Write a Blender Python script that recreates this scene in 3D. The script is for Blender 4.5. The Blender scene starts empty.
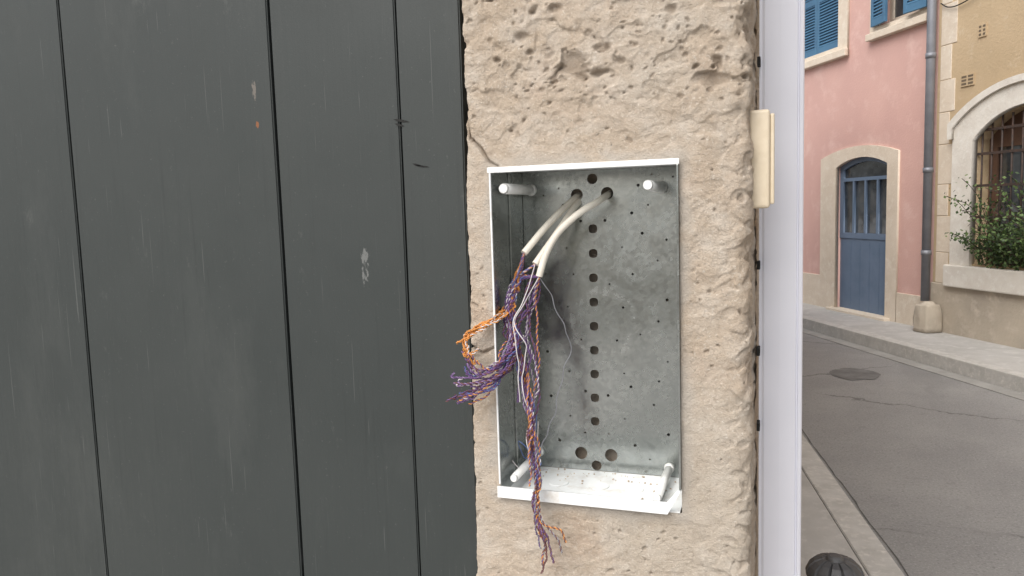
import bpy, bmesh, math, random
from mathutils import Vector, Matrix, noise
random.seed(7)
S=bpy.context.scene
COL=S.collection
# ------------------------------------------------------------ camera
f=770.;yaw=math.radians(19);p=math.radians(5.8);r=math.radians(1.76)
F0=Vector((-math.sin(yaw),math.cos(yaw),0));R0=Vector((math.cos(yaw),math.sin(yaw),0));Z=Vector((0,0,1))
F=F0*math.cos(p)-Z*math.sin(p);U0=F0*math.sin(p)+Z*math.cos(p)
U=U0*math.cos(r)+R0*math.sin(r);R=R0*math.cos(r)-U0*math.sin(r)
cd=bpy.data.cameras.new("camera");cam=bpy.data.objects.new("camera",cd);COL.objects.link(cam)
cd.sensor_width=36;cd.lens=f/1024*36;cd.clip_start=.02;cd.clip_end=600
M=Matrix(((R.x,U.x,-F.x),(R.y,U.y,-F.y),(R.z,U.z,-F.z))).to_4x4();M.translation=Vector((0,0,1.5))
cam.matrix_world=M
S.camera=cam
# ------------------------------------------------------------ world
W=bpy.data.worlds.new("World");S.world=W;W.use_nodes=True
nt=W.node_tree;bg=nt.nodes['Background']
sky=nt.nodes.new('ShaderNodeTexSky');sky.sky_type='NISHITA';sky.sun_disc=False
SE=math.radians(49);SR=math.radians(200)
sky.sun_elevation=SE;sky.sun_rotation=SR;sky.air_density=1.0;sky.dust_density=3.0;sky.ozone_density=.6
hs=nt.nodes.new('ShaderNodeHueSaturation');hs.inputs['Saturation'].default_value=.35
nt.links.new(sky.outputs[0],hs.inputs['Color']);nt.links.new(hs.outputs[0],bg.inputs['Color'])
bg.inputs['Strength'].default_value=.15
sl=bpy.data.lights.new("sun",'SUN');so=bpy.data.objects.new("sun",sl);COL.objects.link(so)
sl.energy=3.1;sl.angle=math.radians(55);sl.color=(1,.96,.91)
sd=Vector((math.sin(SR)*math.cos(SE),math.cos(SR)*math.cos(SE),math.sin(SE)))
so.rotation_euler=sd.to_track_quat('Z','Y').to_euler()
S.view_settings.view_transform='Standard';S.view_settings.look='None';S.view_settings.exposure=0

# ------------------------------------------------------------ materials
class NB:
    def __init__(s,name):
        s.m=bpy.data.materials.new(name);s.m.use_nodes=True;s.t=s.m.node_tree;s.b=s.t.nodes['Principled BSDF']
        s.co=s.t.nodes.new('ShaderNodeTexCoord').outputs['Object']
    def n(s,ty,**k):
        x=s.t.nodes.new(ty)
        for a,v in k.items(): setattr(x,a,v)
        return x
    def l(s,a,b): s.t.links.new(a,b)
    def mapping(s,sc=(1,1,1),loc=(0,0,0),rot=(0,0,0)):
        x=s.n('ShaderNodeMapping');x.inputs['Scale'].default_value=sc;x.inputs['Location'].default_value=loc;x.inputs['Rotation'].default_value=rot;s.l(s.co,x.inputs[0]);return x.outputs[0]
    def noise(s,sc,det=4,ro=.55,vec=None,dist=0):
        x=s.n('ShaderNodeTexNoise');x.inputs['Scale'].default_value=sc;x.inputs['Detail'].default_value=det
        x.inputs['Roughness'].default_value=ro;x.inputs['Distortion'].default_value=dist;s.l(vec or s.co,x.inputs['Vector']);return x.outputs['Fac']
    def ramp(s,fac,lo,hi,a=0,b=1):
        x=s.n('ShaderNodeMapRange');s.l(fac,x.inputs[0]);x.inputs[1].default_value=lo;x.inputs[2].default_value=hi
        x.inputs[3].default_value=a;x.inputs[4].default_value=b;return x.outputs[0]
    def mix(s,fac,a,b,mode='MIX'):
        x=s.n('ShaderNodeMix',data_type='RGBA',blend_type=mode)
        if isinstance(fac,(int,float)): x.inputs[0].default_value=fac
        else: s.l(fac,x.inputs[0])
        for i,v in ((6,a),(7,b)):
            if isinstance(v,(tuple,list)): x.inputs[i].default_value=(*v[:3],1)
            else: s.l(v,x.inputs[i])
        return x.outputs[2]
    def math(s,op,a,b=0):
        x=s.n('ShaderNodeMath',operation=op)
        for i,v in ((0,a),(1,b)):
            if isinstance(v,(int,float)): x.inputs[i].default_value=v
            else: s.l(v,x.inputs[i])
        return x.outputs[0]
    def bump(s,h,dist,st=1,prev=None):
        x=s.n('ShaderNodeBump');s.l(h,x.inputs['Height']);x.inputs['Distance'].default_value=dist;x.inputs['Strength'].default_value=st
        if prev is not None: s.l(prev,x.inputs['Normal'])
        return x.outputs[0]
    def out(s,col=None,rough=None,nor=None,metal=0,spec=None):
        for k,v in (('Base Color',col),('Roughness',rough),('Metallic',metal),('Specular IOR Level',spec)):
            if v is None: continue
            if isinstance(v,(int,float)): s.b.inputs[k].default_value=v
            elif isinstance(v,tuple): s.b.inputs[k].default_value=(*v[:3],1)
            else: s.l(v,s.b.inputs[k])
        if nor is not None: s.l(nor,s.b.inputs['Normal'])
        return s.m
def simple(name,c1,c2,scale=6,rough=.7,bd=.002,bs=60,metal=0,c3=None,lo=.35,hi=.65,spec=None):
    b=NB(name);c=b.mix(b.ramp(b.noise(scale,6,.6),lo,hi),c1,c2)
    if c3: c=b.mix(b.ramp(b.noise(scale*3.3,5,.65),.52,.7),c,c3)
    return b.out(c,rough,b.bump(b.noise(bs,5,.6),bd),metal,spec)

# pillar stone
b=NB("limestone")
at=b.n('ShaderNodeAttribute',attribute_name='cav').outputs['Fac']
mo=b.n('ShaderNodeAttribute',attribute_name='mort').outputs['Fac']
c=b.mix(b.ramp(b.noise(4,5,.6),.35,.65),(.62,.52,.42),(.56,.455,.35))
c=b.mix(b.ramp(b.noise(21,6,.65),.45,.7),c,(.69,.61,.52))
c=b.mix(b.ramp(b.noise(9,4,.6,b.mapping(loc=(3,1,7))),.55,.75,0,.6),c,(.56,.42,.32))
c=b.mix(b.ramp(b.noise(2.2,3,.6,b.mapping(loc=(8,1,2))),.52,.62,0,.35),c,(.58,.54,.47))
c=b.mix(b.ramp(b.noise(170,4,.7),.55,.70,0,.5),c,(.36,.285,.215))
c=b.mix(b.ramp(b.noise(300,3,.7,b.mapping(loc=(1,8,2))),.57,.70,0,.75),c,(.78,.72,.64))
c=b.mix(mo,c,(.55,.50,.44))
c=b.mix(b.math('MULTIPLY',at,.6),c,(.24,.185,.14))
h=b.bump(b.noise(110,8,.8),.0044,1);h=b.bump(b.noise(420,4,.7),.0018,1,h)
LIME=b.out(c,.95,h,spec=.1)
# gate paint
b=NB("gate_paint")
grain=b.noise(30,5,.6,b.mapping((1,1,.06)));grain2=b.noise(110,4,.6,b.mapping((1,1,.03)))
c=b.mix(b.ramp(b.noise(1.6,5,.6),.3,.7),(.033,.039,.038),(.044,.050,.048))
c=b.mix(b.ramp(b.noise(180,3,.7),.66,.74,0,.4),c,(.12,.125,.12))
c=b.mix(b.ramp(grain2,.60,.75,0,.35),c,(.025,.028,.028))
c=b.mix(b.ramp(b.noise(3.0,7,.72,b.mapping((1,1,.35))),.52,.75,0,.45),c,(.085,.09,.086))
c=b.mix(b.ramp(b.noise(14,7,.75,b.mapping((1,1,.5),(2,0,5))),.64,.71,0,.45),c,(.09,.095,.09))
for rot,sc_,lo in (((0,.5,0),(200,1,4),.715),((0,-.9,0),(240,1,6),.725),((0,.1,0),(300,1,3),.71),((0,1.3,0),(220,1,7),.735)):
    c=b.mix(b.ramp(b.noise(1,2,.5,b.mapping(sc_,(3,0,lo*9),rot)),lo,lo+.03,0,.4),c,(.14,.145,.14))
def spot(x,z,rx,rz,sc,th,loc=(0,0,0)):
    v=b.n('ShaderNodeVectorMath',operation='SUBTRACT');b.l(b.co,v.inputs[0]);v.inputs[1].default_value=(x,0,z)
    v2=b.n('ShaderNodeVectorMath',operation='MULTIPLY');b.l(v.outputs[0],v2.inputs[0]);v2.inputs[1].default_value=(1/rx,0,1/rz)
    L=b.n('ShaderNodeVectorMath',operation='LENGTH');b.l(v2.outputs[0],L.inputs[0])
    e=b.ramp(L.outputs['Value'],.4,1,1,0)
    nn=b.noise(sc,5,.7,b.mapping((1,1,.35),loc))
    return b.math('MULTIPLY',b.ramp(b.math('ADD',nn,b.math('MULTIPLY',e,.25)),th,th+.06),b.ramp(e,0,.1,0,.8))
c=b.mix(spot(-.590,1.425,.012,.055,170,.70),c,(.17,.175,.17))
c=b.mix(spot(-.769,1.69,.007,.05,150,.72),c,(.17,.15,.13))
c=b.mix(spot(-.766,1.645,.004,.008,150,.62),c,(.25,.09,.03))
h=b.bump(grain,.0014,.6);h=b.bump(grain2,.0008,.6,h);h=b.bump(b.noise(400,2),.0002,.6,h);h=b.bump(b.noise(2.2,2),.01,.25,h)
GATE=b.out(c,b.ramp(b.noise(8,5,.65),.3,.7,.40,.62),h,spec=.4)
DARK=simple("dark_gap",(.01,.01,.01),(.02,.02,.018),rough=.9)
# galvanised
b=NB("galvanised_steel")
vo=b.n('ShaderNodeTexVoronoi');vo.inputs['Scale'].default_value=190;b.l(b.co,vo.inputs['Vector'])
sp=b.n('ShaderNodeSeparateColor');b.l(vo.outputs['Color'],sp.inputs[0])
c=b.mix(sp.outputs[0],(.38,.40,.39),(.48,.50,.485))
c=b.mix(b.ramp(b.noise(5,4,.5,dist=.6),.4,.7),c,(.33,.35,.34))
v=b.n('ShaderNodeVectorMath',operation='DISTANCE');b.l(b.co,v.inputs[0]);v.inputs[1].default_value=(-.245,1.13,1.325)
ring=b.math('ABSOLUTE',b.math('SUBTRACT',b.math('ADD',v.outputs['Value'],b.ramp(b.noise(12,3),.3,.7,-.012,.012)),.048));
ringm=b.math('MULTIPLY',b.ramp(ring,.0,.008,1,0),b.ramp(b.noise(14,6,.7,dist=2.5),.47,.66))
c=b.mix(b.math('MULTIPLY',ringm,.22),c,(.75,.74,.72))
c=b.mix(b.ramp(b.noise(16,6,.7,b.mapping((1,1,.4)),2.0),.60,.74,0,.3),c,(.70,.69,.66))
h=b.bump(b.noise(7,2),.005,.35);h=b.bump(sp.outputs[1],.00004,.3,h)
ro=b.math('ADD',b.ramp(sp.outputs[2],0,1,.15,.22),b.math('ADD',b.ramp(b.noise(11,4,.6,dist=1.5),.4,.7,0,.12),b.math('MULTIPLY',ringm,.15)))
GALV=b.out(c,ro,h,metal=.97)
# whites
b=NB("white_sheet_metal")
c=b.mix(b.ramp(b.noise(30,6,.7),.50,.8),(.82,.84,.84),(.60,.56,.50))
WHITE=b.out(c,.3,b.bump(b.noise(60,4),.0003))
PLAST=simple("white_plastic",(.86,.87,.86),(.78,.78,.75),40,.3,.0003)
b=NB("white_lacquer")
c=b.mix(b.ramp(b.noise(4,4),.4,.7),(.77,.775,.84),(.71,.715,.78))
POST=b.out(c,.35,b.bump(b.noise(5,2),.001,.2))
IVORY=simple("ivory_plastic",(.72,.62,.47),(.66,.56,.41),60,.45,.0003)
SHEATH=simple("cable_sheath",(.86,.82,.72),(.80,.74,.64),60,.45,.0003,200)
def wm(n,c): return simple("wire_"+n,c,tuple(v*.8 for v in c),90,.4,.0001)
WM={'violet':wm('violet',(.15,.075,.22)),'orange':wm('orange',(.72,.30,.07)),'white':wm('white',(.68,.64,.64)),
    'blue':wm('blue',(.10,.16,.38)),'brown':wm('brown',(.15,.055,.055)),'grey':wm('grey',(.3,.3,.33)),'mauve':wm('mauve',(.28,.18,.36))}

# ------------------------------------------------------------ helpers
def obj(name,me,mat=None,parent=None):
    o=bpy.data.objects.new(name,me);COL.objects.link(o)
    if mat: me.materials.append(mat)
    if parent: o.parent=parent
    return o
def empty(name,loc=(0,0,0),rz=0):
    o=bpy.data.objects.new(name,None);COL.objects.link(o);o.location=loc;o.rotation_euler=(0,0,rz);return o
def box(name,x0,x1,y0,y1,z0,z1,mat,parent=None,bev=0,seg=2):
    bm=bmesh.new();bmesh.ops.create_cube(bm,size=1)
    for v in bm.verts: v.co=Vector((x0+(v.co.x+.5)*(x1-x0),y0+(v.co.y+.5)*(y1-y0),z0+(v.co.z+.5)*(z1-z0)))
    if bev: bmesh.ops.bevel(bm,geom=bm.edges[:],offset=bev,segments=seg,affect='EDGES',profile=.5)
    me=bpy.data.meshes.new(name);bm.to_mesh(me);bm.free()
    return obj(name,me,mat,parent)
def cyl(name,a,b_,ra,rb,mat,parent=None,n=24,smooth=True):
    a=Vector(a);b_=Vector(b_);d=b_-a
    bm=bmesh.new();bmesh.ops.create_cone(bm,cap_ends=True,segments=n,radius1=ra,radius2=rb,depth=d.length)
    q=d.to_track_quat('Z','Y').to_matrix().to_4x4();q.translation=(a+b_)/2
    bmesh.ops.transform(bm,matrix=q,verts=bm.verts)
    me=bpy.data.meshes.new(name);bm.to_mesh(me);bm.free()
    if smooth:
        for pl in me.polygons: pl.use_smooth=len(pl.vertices)==4
    return obj(name,me,mat,parent)
def join(name,objs,parent=None):
    bm=bmesh.new();mats=[]
    for o in objs:
        me=o.data
        idx={}
        for i,m in enumerate(me.materials):
            if m not in mats: mats.append(m)
            idx[i]=mats.index(m)
        n0=len(bm.faces);bm.from_mesh(me);bm.faces.ensure_lookup_table()
        for fc in bm.faces[n0:]: fc.material_index=idx.get(fc.material_index,0)
        bpy.data.objects.remove(o)
    me=bpy.data.meshes.new(name);bm.to_mesh(me);bm.free()
    for m in mats: me.materials.append(m)
    return obj(name,me,None,parent)
def panel(name,outer,holes,y0,y1,mat,parent=None,bev=0):
    cu=bpy.data.curves.new(name,'CURVE');cu.dimensions='2D';cu.fill_mode='BOTH';cu.extrude=(y1-y0)/2
    for P in [outer]+holes:
        s=cu.splines.new('POLY');s.points.add(len(P)-1)
        for i,q in enumerate(P): s.points[i].co=(q[0],q[1],0,1)
        s.use_cyclic_u=True
    t=bpy.data.objects.new("tmp",cu);COL.objects.link(t)
    bpy.context.view_layer.update()
    me=bpy.data.meshes.new_from_object(t.evaluated_get(bpy.context.evaluated_depsgraph_get()))
    bpy.data.objects.remove(t)
    for v in me.vertices: v.co=Vector((v.co.x,(y0+y1)/2+v.co.z,v.co.y))
    me.flip_normals();me.materials.clear();me.name=name
    bm=bmesh.new();bm.from_mesh(me);bmesh.ops.remove_doubles(bm,verts=bm.verts,dist=1e-5);bmesh.ops.recalc_face_normals(bm,faces=bm.faces);bm.to_mesh(me);bm.free()
    return obj(name,me,mat,parent)
def rect(x0,x1,z0,z1): return [(x0,z0),(x1,z0),(x1,z1),(x0,z1)]
def circ(x,z,r,n=18,sq=0):
    o=[]
    for i in range(n):
        t=2*math.pi*(i+.5)/n;k=1
        if sq: k=1/max(abs(math.cos(t)),abs(math.sin(t)))**sq
        o.append((x+r*k*math.cos(t),z+r*k*math.sin(t)))
    return o
def arch(x0,x1,z0,zs,zc,n=20):
    w=(x1-x0)/2;h=zc-zs;Rr=(w*w+h*h)/(2*h);cx=(x0+x1)/2;cz=zc-Rr;a=math.asin(min(1,w/Rr))
    if h>w: a=math.pi-a
    P=[(x0,z0),(x1,z0)]
    for i in range(n+1):
        t=a-2*a*i/n;P.append((cx+Rr*math.sin(t),cz+Rr*math.cos(t)))
    return P
def sheet(name,pts,z,mat,parent=None):
    me=bpy.data.meshes.new(name);me.from_pydata([(q[0],q[1],z) for q in pts],[],[list(range(len(pts)))])
    me.update()
    if me.polygons[0].normal.z<0: me.flip_normals()
    return obj(name,me,mat,parent)
def prism(name,pts,z0,z1,mat,parent=None,bev=0):
    bm=bmesh.new();vs=[bm.verts.new((q[0],q[1],z0)) for q in pts];fc=bm.faces.new(vs)
    g=bmesh.ops.extrude_face_region(bm,geom=[fc])
    for v in g['geom']:
        if isinstance(v,bmesh.types.BMVert): v.co.z=z1
    bmesh.ops.recalc_face_normals(bm,faces=bm.faces)
    if bev: bmesh.ops.bevel(bm,geom=[e for e in bm.edges if all(v.co.z>z0+1e-5 for v in e.verts)],offset=bev,segments=2,affect='EDGES')
    me=bpy.data.meshes.new(name);bm.to_mesh(me);bm.free();return obj(name,me,mat,parent)
def tubes(name,paths,rad,mat,parent=None,res=3):
    cu=bpy.data.curves.new(name,'CURVE');cu.dimensions='3D';cu.bevel_depth=rad;cu.bevel_resolution=res;cu.use_fill_caps=True
    for P in paths:
        s=cu.splines.new('POLY');s.points.add(len(P)-1)
        for i,q in enumerate(P): s.points[i].co=(*q,1)
    t=bpy.data.objects.new("tmp",cu);COL.objects.link(t);bpy.context.view_layer.update()
    me=bpy.data.meshes.new_from_object(t.evaluated_get(bpy.context.evaluated_depsgraph_get()));bpy.data.objects.remove(t)
    me.materials.clear();me.name=name
    for pl in me.polygons: pl.use_smooth=True
    return obj(name,me,mat,parent)
def crom(P,n=12):
    P=[Vector(q) for q in P];P=[P[0]*2-P[1]]+P+[P[-1]*2-P[-2]];o=[]
    for i in range(1,len(P)-2):
        for k in range(n):
            t=k/n;a,b_,c_,d=P[i-1],P[i],P[i+1],P[i+2]
            o.append(.5*((2*b_)+(c_-a)*t+(2*a-5*b_+4*c_-d)*t*t+(3*b_-a-3*c_+d)*t**3))
    o.append(P[-2]);return o
def ss(a,b_,x):
    t=max(0,min(1,(x-a)/(b_-a)));return t*t*(3-2*t)

# ------------------------------------------------------------ stone pillar
CX0,CX1,CZ0,CZ1=-.369,-.117,1.094,1.557
per=[]
XL,XR,RC=-.409,-.028,.020
for i in range(14): per.append((XL,1.22-.214*i/13,-1,0,0))
for i in range(1,5):
    t=math.pi/2*i/5;per.append((XL+.006-.006*math.cos(t),1.006-.006*math.sin(t),-math.cos(t),-math.sin(t),0))
n=235
for i in range(n+1): per.append((XL+.006+(XR-RC-XL-.006)*i/n,1.0,0,-1,1))
for i in range(1,18):
    t=math.pi/2*i/18;per.append((XR-RC+RC*math.sin(t),1+RC-RC*math.cos(t),math.sin(t),-math.cos(t),0))
for i in range(40): per.append((XR,1+RC+.002*i,1,0,0))
for i in range(1,25): per.append((XR,1.1+.02*i,1,0,0))
zs=[i*.02 for i in range(46)];z=.902
while z<1.86: zs.append(z);z+=.0015
while z<3.2: zs.append(z);z+=.03
zs.append(3.2)
fr=noise.fractal;ns=noise.noise;vor=noise.voronoi
crack=[(-.412,1.655),(-.402,1.60),(-.385,1.585),(-.372,1.565),(-.36,1.56)]
crack2=[(-.41,1.31),(-.39,1.30),(-.372,1.308)]
def dseg(x,z,C):
    m=9
    for (ax,az),(bx,bz) in zip(C,C[1:]):
        dx,dz=bx-ax,bz-az;t=max(0,min(1,((x-ax)*dx+(z-az)*dz)/(dx*dx+dz*dz)))
        m=min(m,math.hypot(x-ax-dx*t,z-az-dz*t))
    return m
verts=[];cav=[];mort=[]
def vpit(P,sc,dens,zsq):
    q=Vector((P.x*sc,P.y*sc,P.z*sc*zsq))
    d_,pts=vor(q)
    hh=ns(pts[0]*3.7)*1.3+.5
    rr=max(0,hh-(1-dens))*.62
    if rr<=.02: return 0
    return 1-ss(rr*.45,rr,d_[0])
for z in zs:
    up=ss(1.56,1.68,z+.04*ns(Vector((z*9,3,1))))
    lx=(1.4-z)*-.012 if .9<z<1.9 else 0
    for (x,y,nx,ny,fl) in per:
        P=Vector((x,y,z))
        big=fr(P*7,.8,2.1,3)
        med=fr(P*42,.55,2.1,5)
        w=Vector((ns(P*60),ns(P*60+Vector((5,5,5))),ns(P*60+Vector((9,1,3)))))*.0055+Vector((ns(P*20),0,ns(P*20+Vector((9,1,3)))))*.009
        Pw=P+w
        reg=ns(P*8+Vector((2,8,1)))
        dens=.22+.50*up*(.6+1.1*reg)+.20*reg
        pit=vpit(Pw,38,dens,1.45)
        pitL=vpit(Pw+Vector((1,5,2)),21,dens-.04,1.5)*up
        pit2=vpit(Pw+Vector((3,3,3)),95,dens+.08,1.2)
        ledge=ss(.10,.20,ns(Vector((Pw.x*16,Pw.y*16,Pw.z*30))+Vector((4,4,4)))+.15*ns(P*90))
        ledge2=ss(.05,.2,ns(Vector((Pw.x*45,Pw.y*45,Pw.z*70))+Vector((1,4,8))))
        smooth=.45+.55*ss(-.25,.25,ns(P*5+Vector((6,2,9))))   # patches that kept their dressed face
        smooth=max(smooth,up)
        dx=max(CX0-x,0,x-CX1);dz=max(CZ0-z,0,z-CZ1);dr=math.hypot(dx,dz) if fl else 1
        m=1-ss(.004,.022,dr+.010*ns(P*30))
        m2=.7*m
        d=.0022*big+smooth*(.0014*med-.0016*ledge*(.4+1.2*up)-.0010*ledge2)-.0058*pit*(.4+.6*up)-.0070*pitL-.0026*pit2
        cw=ss(XR-RC-.022,XR-.004,x)
        if cw>0: d-=cw*(.0045*ss(-.1,.5,ns(Vector((P.x*9,P.y*9,P.z*24))+Vector((4,2,0)))+.35*ns(P*70))+.002*ledge2)
        d=d*(1-m2)+m*.0008
        ck=0
        if x<-.3:
            cdst=min(dseg(x,z,crack),dseg(x,z,crack2))+.003*abs(ns(P*60))
            ck=1-ss(.0008,.0040,cdst);d-=.006*ck
        lw=1-ss(XL+.002,XL+.02,x)
        if lw>0: d-=lw*.002*max(0,ns(Vector((1,2,z*40)))+.3*ns(Vector((1,2,z*150))))
        verts.append((x+nx*d+lx*(1-ss(XL,XL+.05,x)),y+ny*d,z))
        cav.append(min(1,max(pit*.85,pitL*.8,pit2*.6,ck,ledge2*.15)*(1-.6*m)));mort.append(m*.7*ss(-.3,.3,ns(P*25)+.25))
NP=len(per);faces=[]
for j in range(len(zs)-1):
    zc=(zs[j]+zs[j+1])/2
    for i in range(NP-1):
        if per[i][4] and per[i+1][4]:
            xc=(per[i][0]+per[i+1][0])/2
            if CX0-.0005<xc<CX1+.0005 and CZ0-.0005<zc<CZ1+.0005: continue
        a=j*NP+i;faces.append((a,a+1,a+1+NP,a+NP))
me=bpy.data.meshes.new("stone_pillar");me.from_pydata(verts,[],faces)
for nm,dat in (('cav',cav),('mort',mort)):
    A=me.attributes.new(nm,'FLOAT','POINT');A.data.foreach_set('value',dat)
for pl in me.polygons: pl.use_smooth=True
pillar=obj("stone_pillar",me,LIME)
box("cavity_back",CX0-.03,CX1+.03,1.150,1.158,CZ0-.03,CZ1+.03,LIME,pillar)
box("cap",-.43,-.035,.985,1.6,3.2,3.3,LIME,pillar,.01)

# ------------------------------------------------------------ house (own side)
PLASTER=simple("lime_plaster",(.46,.38,.29),(.38,.31,.23),2.5,.9,.006,25,c3=(.5,.43,.34))
house=empty("stone_house")
box("wall_left",-5,-1.97,1.0,1.4,0,3.2,PLASTER,house,.01)
box("lintel",-1.96,-.44,1.0,1.25,2.62,3.2,PLASTER,house,.01)
box("back_wall",-5,-.10,1.62,9,0,3.3,PLASTER,house,.01)
TILE=simple("roof_tile",(.36,.17,.10),(.27,.14,.09),9,.85,.02,14,c3=(.42,.26,.18))
box("roof",-5.2,-.01,.93,9.2,3.31,3.43,TILE,house,.02)
# ------------------------------------------------------------ gate
gate=empty("wooden_gate")
edges=[-1.955,-1.57,-1.153,-.735,-.520,-.4185]
for i,(a,b_) in enumerate(zip(edges,edges[1:])):
    bm=bmesh.new();bmesh.ops.create_cube(bm,size=1)
    off=[0,.0006,0,.0018,-.0004][i]
    for v in bm.verts: v.co=Vector((a+.0018+(v.co.x+.5)*(b_-a-.0036),1.03+off+(v.co.y+.5)*.03,.04+(v.co.z+.5)*2.57))
    bmesh.ops.subdivide_edges(bm,edges=[e for e in bm.edges if abs(e.verts[0].co.z-e.verts[1].co.z)>1],cuts=40,use_grid_fill=True)
    for v in bm.verts:
        v.co.x+=.0011*ns(Vector((i*5.3+(3 if v.co.x>(a+b_)/2 else 0),1,v.co.z*3)))
        v.co.y+=.0008*ns(Vector((i*2.3,v.co.x*3,v.co.z*1.5)))
    bmesh.ops.bevel(bm,geom=[e for e in bm.edges if abs(e.verts[0].co.z-e.verts[1].co.z)>.02 and e.calc_face_angle(0)>1],offset=.0020,segments=3,affect='EDGES')
    me=bpy.data.meshes.new("plank_%d"%(i+1));bm.to_mesh(me);bm.free();obj("plank_%d"%(i+1),me,GATE,gate)
box("backing",-1.955,-.43,1.064,1.08,.04,2.6,DARK,gate)
for k,(x,z,w,h_) in enumerate([(-.517,1.634,.013,.0032),(-.520,1.628,.008,.0028),(-.487,1.567,.012,.0022),(-.495,1.5695,.007,.0022)]):
    P=[(x-w,z+h_*.9),(x-w*.3,z+h_*.8),(x+w*.6,z-h_*.1),(x+w,z-h_*.9),(x+w*.2,z-h_*.8),(x-w*.5,z-h_*.1)]
    bm=bmesh.new();vs=[bm.verts.new((q[0],1.0288,q[1])) for q in P];bm.faces.new(vs)
    me=bpy.data.meshes.new("chip");bm.to_mesh(me);bm.free()
    obj("chip_%d"%k,me,DARK,gate)

# ------------------------------------------------------------ cabinet
cab=empty("electrical_cabinet")
holes=[circ(-.282,1.519,.0092),circ(-.236,1.520,.0092),circ(-.258,1.542,.0078),circ(-.284,1.122,.0098),circ(-.237,1.122,.0098),circ(-.260,1.104,.0078)]
for i in range(9): holes.append(circ(-.2585-.0003*i,1.468-.0368*i,.0066,16,.45))
sm=[(-.304,1.505),(-.176,1.501),(-.171,1.204),(-.318,1.140),(-.334,1.52),(-.334,1.40),(-.334,1.28),(-.15,1.52),(-.15,1.45),(-.15,1.362),(-.15,1.27),(-.15,1.16),
 (-.30,1.44),(-.215,1.44),(-.30,1.35),(-.215,1.35),(-.30,1.25),(-.215,1.25),(-.30,1.18),(-.215,1.18),(-.19,1.53),(-.2,1.40),(-.19,1.31),(-.24,1.215),(-.28,1.30),(-.235,1.385),(-.33,1.21),(-.20,1.14),(-.185,1.46),(-.31,1.53),(-.277,1.48),(-.24,1.48),(-.277,1.155),(-.24,1.155),
 (-.17,1.545),(-.14,1.54),(-.2,1.49),(-.163,1.42),(-.163,1.33),(-.163,1.24),(-.178,1.12),(-.31,1.33),(-.29,1.40),(-.275,1.22),(-.225,1.30),(-.205,1.23)]
for x,z in sm: holes.append(circ(x,z,random.choice([.0014,.0018,.0023]),8))
panel("back_plate",rect(CX0+.002,CX1-.002,CZ0+.002,CZ1-.002),holes,1.130,1.1312,GALV,cab)
T=.0015;FY=.9925
box("left_wall",CX0,CX0+T,FY+.0025,1.134,CZ0,CZ1,GALV,cab)
box("right_wall",CX1-T,CX1,FY+.0025,1.134,CZ0+.03,CZ1,GALV,cab)
box("top_wall",CX0+T,CX1-T,FY+.0025,1.134,CZ1-T,CZ1,WHITE,cab)
box("floor",CX0+T,CX1-T,FY+.0055,1.1295,CZ0,CZ0+T,WHITE,cab)
box("floor_step",CX0+.02,CX1-.03,1.02,1.1,CZ0+T,CZ0+T+.004,WHITE,cab,.0015)
for i,x in enumerate((-.30,-.24,-.19)): cyl("floor_knockout_%d"%i,(x,1.055,CZ0+T+.0041),(x,1.055,CZ0+T+.0052),.015,.0145,WHITE,cab,28)
# mortar crumbs on the tray
cr=[]
for i in range(70):
    x=random.uniform(CX0+.02,CX1-.02);y=1.125-abs(random.gauss(0,.04));
    if y<1.003: continue
    onst=(CX0+.02<x<CX1-.03 and 1.02<y<1.1);rr=random.uniform(.0005,.0018)
    bm=bmesh.new();bmesh.ops.create_icosphere(bm,subdivisions=1,radius=rr,matrix=Matrix.Translation((x,y,CZ0+T+(.004 if onst else 0)+rr*.5)))
    for v in bm.verts: v.co+=Vector((random.uniform(-1,1),random.uniform(-1,1),random.uniform(-1,1)))*rr*.25
    me=bpy.data.meshes.new("c");bm.to_mesh(me);bm.free();cr.append(obj("c",me,LIME))
join("mortar_crumbs",cr,cab)
box("top_lip",CX0-.003,CX1+.002,FY-.0015,FY+.002,CZ1-.0065,CZ1+.001,WHITE,cab,.0007)
box("left_lip",CX0-.001,CX0+.0014,FY-.001,FY+.002,CZ0+.02,CZ1-.0067,WHITE,cab,.0005)
box("right_lip",CX1-.0018,CX1+.001,FY-.001,FY+.002,CZ0+.034,CZ1-.0067,GALV,cab,.0006)
box("left_fold",CX0+.0016,CX0+.0042,1.062,1.066,CZ0+.004,CZ1-.004,GALV,cab,.0006)
box("top_return",CX0+.0035,CX1-.0035,FY+.0025,FY+.010,CZ1-.004,CZ1-.0017,WHITE,cab)
panel("bottom_lip",[(-.3725,1.1105),(-.3725,1.0945),(-.134,1.0935),(-.1165,1.127),(-.121,1.127),(-.135,1.1095)],[],FY-.0015,FY+.002,WHITE,cab)
for k,(x,z,rr) in enumerate([(CX0+.016,CZ1-.028,.0074),(-.156,CZ1-.031,.0070),(CX0+.018,CZ0+.026,.0060),(-.149,CZ0+.016,.0060)]):
    cyl("standoff_%d"%k,(x,1.003,z),(x,1.1295,z),rr,rr+.0002,PLAST,cab,20)
    cyl("standoff_tip_%d"%k,(x,1.000,z),(x,1.003,z),rr-.0018,rr,PLAST,cab,20)
    cyl("standoff_flange_%d"%k,(x,1.120,z),(x,1.1290,z),rr+.0006,rr+.002,PLAST,cab,20)
for i in range(22):
    cyl("rivet_%d"%i,(CX1-T-.0004,1.012,CZ0+.05+i*.0185),(CX1-T-.0012,1.012,CZ0+.05+i*.0185),.0016,.0014,DARK,cab,8)

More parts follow.
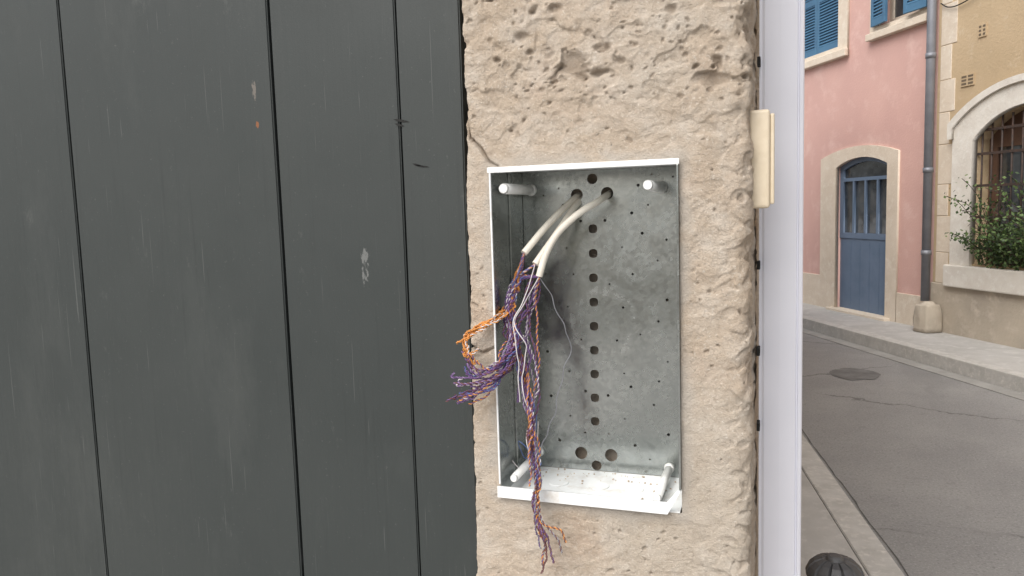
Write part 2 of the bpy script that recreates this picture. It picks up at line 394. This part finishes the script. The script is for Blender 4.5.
# ------------------------------------------------------------ cables
bundle=empty("cable_bundle")
ca=[(-.282,1.15,1.519),(-.288,1.12,1.510),(-.312,1.07,1.476),(-.337,1.035,1.4385)]
cb=[(-.277,1.15,1.514),(-.282,1.12,1.503),(-.296,1.08,1.470),(-.324,1.045,1.422)]
cc=[(-.236,1.15,1.520),(-.236,1.115,1.515),(-.2375,1.075,1.508),(-.260,1.05,1.492),(-.289,1.045,1.466),(-.307,1.043,1.436),(-.317,1.04,1.405)]
for i,P in enumerate((ca,cb,cc)): tubes("sheath_%d"%(i+1),[crom(P,14)],.0049,SHEATH,bundle,6)
wires={k:[] for k in WM}
def wob(path,amp,sc,seed):
    o=[];n=len(path)
    for i,q in enumerate(path):
        t=i/(n-1);e=min(1,t*5)
        s=Vector((seed*3.1,seed*7.7,seed*1.3))
        o.append(q+Vector((ns(q*sc+s),ns(q*sc+s*2+Vector((9,0,0))),ns(q*sc+s*3+Vector((0,9,0)))*.6))*amp*e)
    return o
def pair(P,c1,c2,seed,amp=.012,sc=22,pitch=.0085,tr=.00090):
    path=crom(P,40);path=wob(path,amp,sc,seed);path=wob(path,amp*.25,sc*4,seed+3)
    A=[];B=[];ph=seed
    for i in range(len(path)):
        q=path[i];nx=path[min(i+1,len(path)-1)];pv=path[max(i-1,0)];t=(nx-pv)
        if t.length<1e-9: t=Vector((0,0,1))
        ln=(q-pv).length;ph+=ln/pitch*2*math.pi;t.normalize()
        s=t.cross(Vector((.3,1,.2))).normalized();w=t.cross(s)
        o=(s*math.cos(ph)+w*math.sin(ph))*tr
        A.append(q+o);B.append(q-o)
    wires[c1].append(A);wires[c2].append(B)
E={'a':ca[-1],'b':cb[-1],'c':cc[-1]}
trunk=[(-.348,1.035,1.401),(-.355,1.025,1.367),(-.3546,1.015,1.3425),(-.343,1.005,1.320)]
left=[(-.347,.99,1.295),(-.363,.975,1.270),(-.386,.96,1.259),(-.410,.955,1.255)]
left2=[(-.350,.985,1.300),(-.368,.970,1.283),(-.388,.962,1.277),(-.404,.957,1.290)]
down=[(-.3313,1.0,1.273),(-.320,.985,1.234),(-.3142,.983,1.194),(-.3126,.98,1.1546),(-.3084,.975,1.1227),(-.3108,.97,1.0835),(-.2987,.965,1.0465),(-.2932,.96,1.013)]
orng=[(-.3612,1.0,1.353),(-.3826,.985,1.3415),(-.4026,.975,1.329),(-.4097,.97,1.314)]
k=1
combos=[('violet','orange'),('violet','white'),('violet','brown'),('violet','blue'),('violet','mauve'),('violet','violet'),('mauve','brown')]
for i in range(20):
    c=combos[i%7];P=[E['ac'[i%2]]]+trunk+[tuple(v) for v in (left if i%3 else left2)]
    P=[Vector(q) for q in P];e=Vector((random.uniform(-.010,.014),random.uniform(-.012,.012),random.uniform(-.020,.020)))
    P[-1]+=e;P[-2]+=e*.6
    if i%4==0: P.append(P[-1]+Vector((random.uniform(-.004,.008),0,random.uniform(.006,.014)*(1 if i%3 else -1))))
    pair(P,c[0],c[1],k,.016);k+=1.37
for i in range(13):
    c=[('violet','orange'),('brown','violet'),('orange','brown'),('white','blue'),('brown','grey'),('violet','white'),('mauve','orange'),('violet','brown'),('brown','orange'),('violet','violet'),('brown','brown'),('violet','grey'),('blue','violet')][i]
    ln=[8,8,7,4,8,6,5,7,6,3,8,7,5][i]
    P=[Vector(E['bca'[i%3]])]+[Vector(q) for q in trunk+down[:ln]]
    P[-1]+=Vector((random.uniform(-.008,.008),0,random.uniform(-.01,.01)));pair(P,c[0],c[1],k,.011);k+=1.37
for i in range(7):
    P=[Vector(E['a'])]+[Vector(q) for q in trunk[:2]]+[Vector(q) for q in orng]
    P[-1]+=Vector((random.uniform(-.003,.010),random.uniform(-.008,.008),random.uniform(-.012,.008)))
    if i%2==0: P+= [P[-1]+Vector((.006,-.004,-.010)),P[-1]+Vector((.014,0,-.004))]
    pair(P,'orange','orange' if i<5 else 'white',k,.012,40);k+=1.37
for i,(c,pts) in enumerate([
  (('violet','white'),[cc[-1],(-.326,1.04,1.37),(-.334,1.03,1.33),(-.322,1.02,1.30),(-.312,1.0,1.27),(-.316,.99,1.23),(-.318,.98,1.20)]),
  (('brown','violet'),[cc[-1],(-.318,1.04,1.375),(-.338,1.02,1.345),(-.335,1.0,1.31),(-.330,.99,1.27),(-.315,.985,1.22),(-.320,.98,1.18)]),
  (('white','mauve'),[cb[-1],(-.336,1.04,1.38),(-.330,1.03,1.33),(-.337,1.03,1.29),(-.325,1.03,1.25),(-.328,1.02,1.20)]),
  (('violet','violet'),[cc[-1],(-.330,1.04,1.365),(-.345,1.02,1.34),(-.325,1.0,1.30),(-.336,1.0,1.26),(-.34,1.0,1.23)]),
  (('mauve','grey'),[ca[-1],(-.348,1.04,1.39),(-.362,1.02,1.36),(-.350,1.0,1.325),(-.356,.99,1.30),(-.345,.98,1.285)]),
  (('violet','brown'),[cb[-1],(-.332,1.045,1.385),(-.340,1.03,1.355),(-.352,1.01,1.33),(-.335,1.0,1.30),(-.325,.99,1.28)]),
  (('violet','orange'),[cc[-1],(-.322,1.035,1.37),(-.318,1.02,1.33),(-.312,1.01,1.29),(-.316,1.0,1.25)]),
  (('brown','violet'),[cb[-1],(-.338,1.035,1.375),(-.328,1.02,1.34),(-.318,1.01,1.30),(-.310,1.0,1.26),(-.313,.99,1.20)]),
  (('orange','brown'),[(-.3108,.97,1.0835),(-.300,.965,1.075),(-.275,.96,1.070),(-.262,.958,1.052)]),
  (('brown','grey'),[(-.306,.97,1.10),(-.298,.965,1.078),(-.280,.96,1.062),(-.270,.958,1.040)])]):
    pair([Vector(q) for q in pts],c[0],c[1],k,.008);k+=1.37
def single(pts,c,amp=.004):
    global k
    wires[c].append(wob(crom(pts,20),amp,30,k));k+=1.1
single([(-.322,1.03,1.22),(-.335,1.05,1.16),(-.352,1.06,1.13),(-.358,1.05,1.15),(-.35,1.03,1.165),(-.33,1.04,1.14)],'blue')
single([(-.318,1.02,1.20),(-.33,1.05,1.14),(-.35,1.04,1.12),(-.362,1.03,1.135)],'white')
single([(-.316,1.0,1.20),(-.328,1.04,1.15),(-.338,1.06,1.118),(-.318,1.06,1.115)],'grey')
single([cc[-1],(-.335,1.0,1.35),(-.322,.99,1.31),(-.327,.985,1.26),(-.318,.98,1.22),(-.322,.98,1.17)],'white',.008)
single([cb[-1],(-.335,1.0,1.36),(-.34,.99,1.32),(-.332,.985,1.28),(-.334,.98,1.24)],'white',.008)
single([cc[-1],(-.30,1.06,1.36),(-.285,1.08,1.30),(-.295,1.07,1.25),(-.305,1.05,1.20),(-.312,1.0,1.16)],'grey',.008)
for c,Ps in wires.items(): tubes("wires_"+c,Ps,.00074,WM[c],bundle,2)

# ------------------------------------------------------------ doorbell box and post
bell=box("doorbell_box",-.033,-.0075,1.035,1.115,1.492,1.616,IVORY,None,.004,3)
box("cover",-.0074,-.0020,1.040,1.110,1.497,1.611,IVORY,bell,.002)
box("mount",-.040,-.0332,1.04,1.11,1.497,1.611,simple("grey_plastic",(.3,.28,.25),(.25,.23,.2)),bell,.001)
post=empty("white_metal_post")
prof=[(-.0235,1.20),(-.0235,1.262),(.038,1.262),(.038,1.206),(.0365,1.2035),(.032,1.2035),(.031,1.2055),(.0295,1.2055),(.0285,1.2005),(.006,1.1990),(-.016,1.1990),(-.0195,1.2005)]
prism("profile",prof,0,3.25,POST,post,.0)
for i,z in enumerate((1.70,1.408,1.28,1.166)): box("clip_%d"%i,-.0262,-.0215,1.176,1.1985,z-.006,z+.006,DARK,post,.001)

# ------------------------------------------------------------ ground, road, pavements
b=NB("asphalt")
c=b.mix(b.ramp(b.noise(1.3,6,.6),.35,.65),(.235,.234,.236),(.30,.297,.295))
c=b.mix(b.ramp(b.noise(90,3,.7),.5,.7,0,.7),c,(.41,.405,.40))
c=b.mix(b.ramp(b.noise(60,3,.7,b.mapping(loc=(4,4,4))),.55,.7,0,.6),c,(.11,.11,.11))
c=b.mix(b.ramp(b.noise(.6,4,.6,b.mapping((2.5,.6,1),(7,3,1))),.56,.62,0,.35),c,(.18,.18,.18))
c=b.mix(b.ramp(b.noise(12,6,.75),.56,.72,0,.5),c,(.17,.17,.17))
def vcrack(sc_,th):
    vc=b.n('ShaderNodeTexVoronoi',feature='DISTANCE_TO_EDGE');vc.inputs['Scale'].default_value=sc_
    nv=b.n('ShaderNodeTexNoise');nv.inputs['Scale'].default_value=3;nv.inputs['Detail'].default_value=8;nv.inputs['Roughness'].default_value=.6;b.l(b.co,nv.inputs['Vector'])
    va=b.n('ShaderNodeVectorMath',operation='ADD');b.l(b.co,va.inputs[0]);sc=b.n('ShaderNodeVectorMath',operation='SCALE');b.l(nv.outputs['Color'],sc.inputs[0]);sc.inputs['Scale'].default_value=.35
    b.l(sc.outputs[0],va.inputs[1]);b.l(va.outputs[0],vc.inputs['Vector']);return b.ramp(vc.outputs['Distance'],th,th*3,.7,0)
c=b.mix(b.math('MULTIPLY',vcrack(.45,.002),b.ramp(b.noise(.9,3),.44,.52)),c,(.10,.10,.10))
ASPH=b.out(c,.85,b.bump(b.noise(110,4,.7),.006,.9))
GR=simple("ground_earth",(.2,.18,.15),(.15,.14,.12),.5,.95,.01,10)
PAVE=simple("pavement_concrete",(.47,.46,.445),(.39,.38,.365),3,.9,.003,70,c3=(.53,.52,.50))
KERB=simple("kerb_stone",(.52,.51,.49),(.42,.41,.39),8,.85,.004,50,c3=(.60,.58,.55))
GUT=simple("gutter_concrete",(.36,.355,.34),(.29,.285,.27),5,.9,.003,60)
sheet("ground",[(-300,-300),(300,-300),(300,300),(-300,300)],-.012,GR)
near=[(1.60,-3.3),(1.05,0.0),(.492,3.272),(.17,5.17),(-.05,6.1),(-1.4,8.7),(-6,17.5),(-16,36)]
fk=Vector((-.439,.898,0))
K0=Vector((.308,9.64,0))
far=[K0+fk*30,K0,K0-fk*3.34,K0-fk*16]
sheet("road",near+[(q.x+.02,q.y) for q in far],0,ASPH)
def offs(P,d):
    o=[]
    for i,q in enumerate(P):
        a=Vector(P[max(i-1,0)]);c_=Vector(P[min(i+1,len(P)-1)]);t=(c_-a);t.normalize();o.append((q[0]-t.y*d,q[1]+t.x*d))
    return o
g1=offs(near,.005);g2=offs(near,.14);g3=offs(near,.145)
def strip(name,A,B,z0,z1,mat,parent=None):
    return prism(name,A+B[::-1],z0,z1,mat,parent,.004)
strip("kerb",g1,g2,-.01,.012,KERB)
pv=g3+[(-16,36.2),(-40,36),(-40,-6),(1.5,-6)]
prism("pavement",pv,-.01,.008,PAVE)
TAR=simple("tar",(.07,.07,.07),(.10,.10,.10))
A_=[];B_=[]
for i in range(60):
    y=5.3-5.3*i/59;x=.17-.1695*(y-5.17)-.0
    wv=.012*ns(Vector((y*3,1,1)))+.006*ns(Vector((y*14,1,1)));wd=.005+.005*ns(Vector((y*9,5,1)))
    A_.append((x+.012+wv,y));B_.append((x+.012+wv+wd,y))
sheet("road_joint",A_+B_[::-1],.004,TAR)
fq=[(q.x,q.y) for q in far]
sgn=1 if Vector(offs(fq,.13)[1]).x>fq[1][0] else -1
strip("kerb",fq,offs(fq,.13*sgn),-.01,.12,KERB)
f2=offs(fq,.133*sgn);f3=offs(fq,3.2*sgn)
prism("pavement",f2+f3[::-1],-.01,.115,PAVE)
strip("gutter",offs(fq,-.01*sgn),offs(fq,-.16*sgn),-.008,.004,GUT)
PATCH=simple("patch_asphalt",(.12,.12,.12),(.19,.19,.19),9,.85,.004,90)
bm=bmesh.new();vs=[]
for i in range(60):
    t=2*math.pi*i/60;q_=Vector((math.cos(t),math.sin(t),0));rr=.20*(1+.16*ns(q_*2)+.08*ns(q_*7));vs.append(bm.verts.new((.65+rr*math.cos(t),7.12+rr*1.2*math.sin(t),.004)))
bm.faces.new(vs);me=bpy.data.meshes.new("manhole_cover");bm.to_mesh(me);bm.free();obj("manhole_cover",me,PATCH)

# ------------------------------------------------------------ bollard
IRON=simple("cast_iron",(.07,.07,.074),(.10,.10,.102),30,.5,.001,150,metal=.2)
prof=[(0,.80),(.010,.800),(.014,.797),(.016,.792),(.022,.793),(.036,.788),(.046,.778),(.051,.766),(.050,.758),(.044,.752),(.038,.748),(.036,.735),(.040,.730),(.040,.722),(.034,.716),(.032,.60),(.034,.35),(.040,.22),(.048,.20),(.048,.18),(.056,.16),(.060,.05),(.075,.03),(.075,0)]
bm=bmesh.new();N=96;rings=[]
for (rr,zz) in prof[1:]:
    ring=[]
    for i in range(N):
        t=2*math.pi*i/N;k_=1;dz=0
        if .75<zz<.7935 and rr>.018:
            g_=abs(math.cos(t*6))<.28
            dz=-.0045*g_;k_=1-.05*g_
        ring.append(bm.verts.new((rr*k_*math.cos(t),rr*k_*math.sin(t),zz+dz)))
    rings.append(ring)
bm.faces.new(rings[0])
for A_,B_ in zip(rings,rings[1:]):
    for i in range(N): bm.faces.new((A_[i],B_[i],B_[(i+1)%N],A_[(i+1)%N]))
bmesh.ops.recalc_face_normals(bm,faces=bm.faces)
me=bpy.data.meshes.new("bollard");bm.to_mesh(me);bm.free()
bo=obj("bollard",me,IRON);bo.location=(.110,1.54,.020);bo.scale=(1.04,1.04,1)

# ------------------------------------------------------------ facing houses
ANG=math.atan2(-.8784,.4780)
ORG=(.356,11.19,0)
def facade(name): return empty(name,ORG,ANG)
PINK=simple("pink_render",(.66,.42,.37),(.60,.375,.335),1.2,.9,.003,45,c3=(.70,.48,.43))
b=NB("ochre_render")
c=b.mix(b.ramp(b.noise(1.4,6,.6),.35,.65),(.55,.42,.27),(.48,.365,.23));c=b.mix(b.ramp(b.noise(7,6,.7),.55,.75),c,(.60,.49,.35))
OCHRE=b.out(c,.92,b.bump(b.noise(40,5,.6),.005))
GREY=simple("grey_render",(.48,.42,.34),(.37,.325,.27),2,.92,.005,35,c3=(.55,.49,.41))
CREAM=simple("dressed_stone",(.72,.63,.52),(.64,.55,.445),4,.85,.004,40,c3=(.75,.68,.58))
PALE=simple("pale_stone",(.74,.71,.65),(.66,.62,.56),5,.85,.004,40,c3=(.77,.75,.70))
BLUE=simple("blue_paint",(.14,.195,.29),(.11,.165,.25),4,.5,.001,80)
BLUE2=simple("blue_shutter_paint",(.07,.18,.30),(.06,.145,.25),4,.55,.001,80)
b=NB("window_glass")
GLASS=b.out(b.mix(b.ramp(b.noise(2.5,4),.4,.6),(.03,.035,.04),(.08,.09,.10)),.06,b.bump(b.noise(3,2),.02,.4),spec=1.0)
ZINC=simple("zinc_pipe",(.26,.27,.30),(.20,.21,.24),6,.5,.001,60,metal=.3)
INT=simple("dark_interior",(.02,.018,.015),(.035,.03,.025))

pk=facade("pink_house")
w1=rect(-.25,.80,3.36,4.75);w2=rect(1.56,2.26,3.42,4.75)
DL,DR=.765,1.775
panel("wall",[(-9,.10),(2.50,.10),(2.50,6.2),(-9,6.2)],[arch(DL,DR,.10,1.90,2.0),w1,w2],0,.25,PINK,pk)
def frame_poly(o,i): return [o[0]]+o[2:][::-1]+[o[1]]+[i[1]]+i[2:]+[i[0]]
panel("door_surround",frame_poly(arch(.44,1.95,.10,2.02,2.13),arch(DL+.01,DR-.01,.10,1.895,1.995)),[],-.025,.02,CREAM,pk)
box("plinth_left",-9,.437,-.018,.01,.10,.53,CREAM,pk,.004)
box("plinth_right",1.953,2.44,-.018,.01,.10,.45,CREAM,pk,.004)
box("door_panel",DL,DR,.055,.10,.12,1.02,BLUE,pk,.004)
for i in range(6):
    x=DL+.04+i*.183;box("board_joint_%d"%i,x,x+.008,.052,.0545,.16,.99,BLUE,pk,.001)
panel("door_frame",arch(DL,DR,1.022,1.90,2.0),[rect(DL+.07,DL+.26,1.09,1.72),rect(DL+.29,DL+.49,1.09,1.72),rect(DL+.52,DL+.72,1.09,1.72),rect(DL+.75,DR-.07,1.09,1.72),arch(DL+.07,DR-.07,1.76,1.86,1.945)],.045,.09,BLUE,pk)
box("door_glass",DL+.01,DR-.01,.075,.08,1.03,1.98,GLASS,pk)
box("door_void",.65,1.9,.252,.30,.1,2.1,INT,pk)
box("door_step",.70,1.86,-.10,.2,.10,.145,CREAM,pk,.008)
def shutter(name,x0,x1,z0,z1,y,par,ang=0):
    h=empty(name,(x0,y,0),ang);h.parent=par;w=x1-x0
    box("stile_l",0,.05,-.035,0,z0,z1,BLUE2,h,.003);box("stile_r",w-.05,w,-.035,0,z0,z1,BLUE2,h,.003)
    for i,(a,b_) in enumerate(((z0,z0+.08),((z0+z1)/2-.04,(z0+z1)/2+.04),(z1-.08,z1))): box("rail_%d"%i,.05,w-.05,-.033,-.002,a,b_,BLUE2,h,.002)
    sl=[];z=z0+.085
    while z<z1-.1:
        bm=bmesh.new();bmesh.ops.create_cube(bm,size=1)
        for v in bm.verts: v.co=Vector((.05+(v.co.x+.5)*(w-.1),-.018+v.co.y*.008+v.co.z*.022,z+.014+v.co.z*.034-v.co.y*.004))
        me=bpy.data.meshes.new("s");bm.to_mesh(me);bm.free();sl.append(obj("s",me,BLUE2));z+=.036
    join("slats",sl,h)
shutter("closed_shutter",-.25,.265,3.37,4.73,.04,pk);shutter("closed_shutter_2",.272,.79,3.37,4.73,.04,pk)
panel("window_surround",rect(-.40,.985,3.22,4.9),[rect(-.245,.795,3.365,4.745)],-.03,.015,CREAM,pk)
box("window_sill",-.42,1.01,-.075,-.031,3.22,3.31,CREAM,pk,.008)
panel("window_surround_2",rect(1.42,2.38,3.29,4.9),[rect(1.565,2.255,3.425,4.745)],-.03,.015,CREAM,pk)
box("window_sill_2",1.40,2.40,-.075,-.031,3.29,3.37,CREAM,pk,.008)
shutter("open_shutter",1.50,1.80,3.43,4.73,-.04,pk,-.12);shutter("open_shutter_2",2.10,2.41,3.43,4.73,-.08,pk,.1)
panel("casement",rect(1.56,2.26,3.42,4.75),[rect(1.62,1.89,3.5,4.68),rect(1.93,2.20,3.5,4.68)],.12,.16,CREAM,pk)
box("glass",1.58,2.24,.145,.15,3.45,4.72,GLASS,pk)
box("window_void",-.4,2.4,.252,.3,3.3,4.8,INT,pk)
box("body",-9,2.50,.31,7,0,6.2,PINK,pk)
box("roof",-9.2,2.52,-.35,7.2,6.21,6.35,TILE,pk,.02)

dp=facade("drainpipe")
cyl("pipe",(2.49,-.075,.42),(2.49,-.075,6.1),.043,.043,ZINC,dp)
for i,z in enumerate((.9,1.75,2.9,4.0,5.2)): cyl("collar_%d"%i,(2.49,-.075,z),(2.49,-.075,z+.05),.05,.05,ZINC,dp)
gs=facade("guard_stone")
bm=bmesh.new();bmesh.ops.create_cube(bm,size=1);bmesh.ops.subdivide_edges(bm,edges=bm.edges[:],cuts=6,use_grid_fill=True)
for v in bm.verts:
    c_=v.co.copy();k_=1-.18*ss(0,.5,c_.z)
    sph=Vector((c_.x,c_.y,0));m_=max(abs(c_.x),abs(c_.y),1e-6);l_=sph.length
    rd=(m_/l_ if l_>0 else 1);k_*=1-(1-rd)*.5
    v.co=Vector((2.62+c_.x*.22*k_,-.14+c_.y*.22*k_,.12+(c_.z+.5)*.31-(.03 if c_.z>.49 and m_>.3 else 0)))+Vector((ns(c_*4),ns(c_*4+Vector((3,3,3))),0))*.012
me=bpy.data.meshes.new("stone");bm.to_mesh(me);bm.free()
for pl in me.polygons: pl.use_smooth=True
obj("stone",me,GREY,gs)

ye=facade("yellow_house")
panel("wall",[(2.503,.62),(12,.62),(12,6.0),(2.503,6.0)],[arch(3.03,4.33,.84,2.03,2.30)],0,.3,OCHRE,ye)
box("base",2.503,12,-.03,.28,.10,.618,GREY,ye,.01)
panel("window_surround",frame_poly(arch(2.78,4.58,.82,2.17,2.50),arch(3.04,4.32,.82,2.025,2.295)),[],-.04,.02,PALE,ye)
panel("hood_mould",frame_poly(arch(2.74,4.62,2.06,2.21,2.55),arch(2.80,4.56,2.06,2.165,2.49)),[],-.07,-.0405,PALE,ye)
box("sill",2.74,4.62,-.08,.05,.60,.818,PALE,ye,.012)
qs=[]
for z0,z1,w in [(.62,.93,.20),(.935,1.30,.25),(1.305,1.62,.17),(1.625,2.02,.25),(2.025,2.34,.16),(2.345,2.66,.24),(2.665,3.0,.17),(3.005,3.4,.25),(3.405,3.8,.16),(3.805,4.2,.25),(4.205,4.6,.17)]:
    qs.append(box("q",2.545,2.56+w*.8,-.006,.02,z0,z1,CREAM,None,.005))
join("quoins",qs,ye)
BAR=simple("rusty_iron",(.035,.028,.025),(.07,.04,.03),30,.7,.001,150)
bars=[]
for i in range(11):
    x=3.09+i*.118;bars.append(cyl("b",(x,.03,.85),(x,.03,2.24),.009,.009,BAR,None,8))
for z in (.98,1.28,1.58,1.88,2.1): bars.append(box("b",3.04,4.32,.018,.024,z,z+.025,BAR))
join("grille",bars,ye)
panel("casement",arch(3.03,4.33,.84,2.03,2.30),[rect(3.13,3.62,.95,1.95),rect(3.74,4.23,.95,1.95)],.16,.21,simple("brown_wood",(.13,.07,.045),(.09,.05,.035),8,.6),ye)
box("glass",3.05,4.31,.19,.195,.86,2.0,GLASS,ye)
box("void",2.9,4.5,.302,.35,.6,2.5,INT,ye)
VS=simple("vent_slot",(.16,.12,.08),(.12,.09,.06))
for (x,z,w,h_) in [(3.09,3.04,.10,.12),(2.92,2.61,.17,.11)]:
    v=[box("v",x-w/2,x+w/2,-.012,.01,z-h_/2,z+h_/2,OCHRE)]
    for j in range(3):
        for m_ in range(2): v.append(box("v",x-w/2+.012+m_*w/2,x-.006+m_*w/2-.004,-.0135,-.011,z-h_/2+.014+j*h_/3.3,z-h_/2+.034+j*h_/3.3,VS))
    join("air_vent",v,ye)
box("body",2.503,12,.36,7,0,6.0,OCHRE,ye)
box("roof",2.53,12.2,-.35,7.2,6.01,6.15,TILE,ye,.02)
tubes("facade_cable",[crom([(2.56,-.03,3.42),(2.66,-.03,3.36),(2.8,-.03,3.345),(3.0,-.03,3.38),(3.3,-.03,3.5),(4,-.03,3.6)],8)],.006,DARK,ye)
LEAF=simple("leaves",(.07,.13,.035),(.13,.19,.06),12,.6,.001,80);LEAF2=simple("leaves_dark",(.03,.06,.02),(.05,.09,.03),12,.6,.001,80)
pl=facade("window_plant")
verts=[];faces=[];mi=[]
stems=[]
for s_ in range(70):
    x0=random.uniform(3.16,4.0);P=[Vector((x0,-.02,.84))];d=Vector((random.uniform(-.3,.45),random.uniform(-.6,.05),1.2)).normalized()
    L_=random.uniform(.35,1.0)*(1.0 if s_%5 else .5)
    for i in range(10):
        d=(d+Vector((random.uniform(-.24,.25),random.uniform(-.2,.2),-.05*i*.5))).normalized();P.append(P[-1]+d*L_/10)
        for kk in range(6):
            c_=P[-1]+Vector([random.gauss(0,.030) for _ in range(3)]);a_=Vector([random.gauss(0,1) for _ in range(3)]).normalized();b2=a_.orthogonal().normalized()
            b2=Matrix.Rotation(random.uniform(0,6.28),3,a_)@b2;lw=random.uniform(.008,.015);ll=random.uniform(.024,.046)
            n0=len(verts);verts+=[c_-a_*ll*.5,c_+b2*lw,c_+a_*ll*.5,c_-b2*lw];faces.append((n0,n0+1,n0+2,n0+3));mi.append(random.random()<.45)
    stems.append(P)
me=bpy.data.meshes.new("foliage");me.from_pydata([tuple(v) for v in verts],[],faces)
fo=obj("foliage",me,LEAF,pl);me.materials.append(LEAF2)
for q,m_ in zip(me.polygons,mi): q.material_index=int(m_)
tubes("stems",stems,.003,BAR,pl,1)
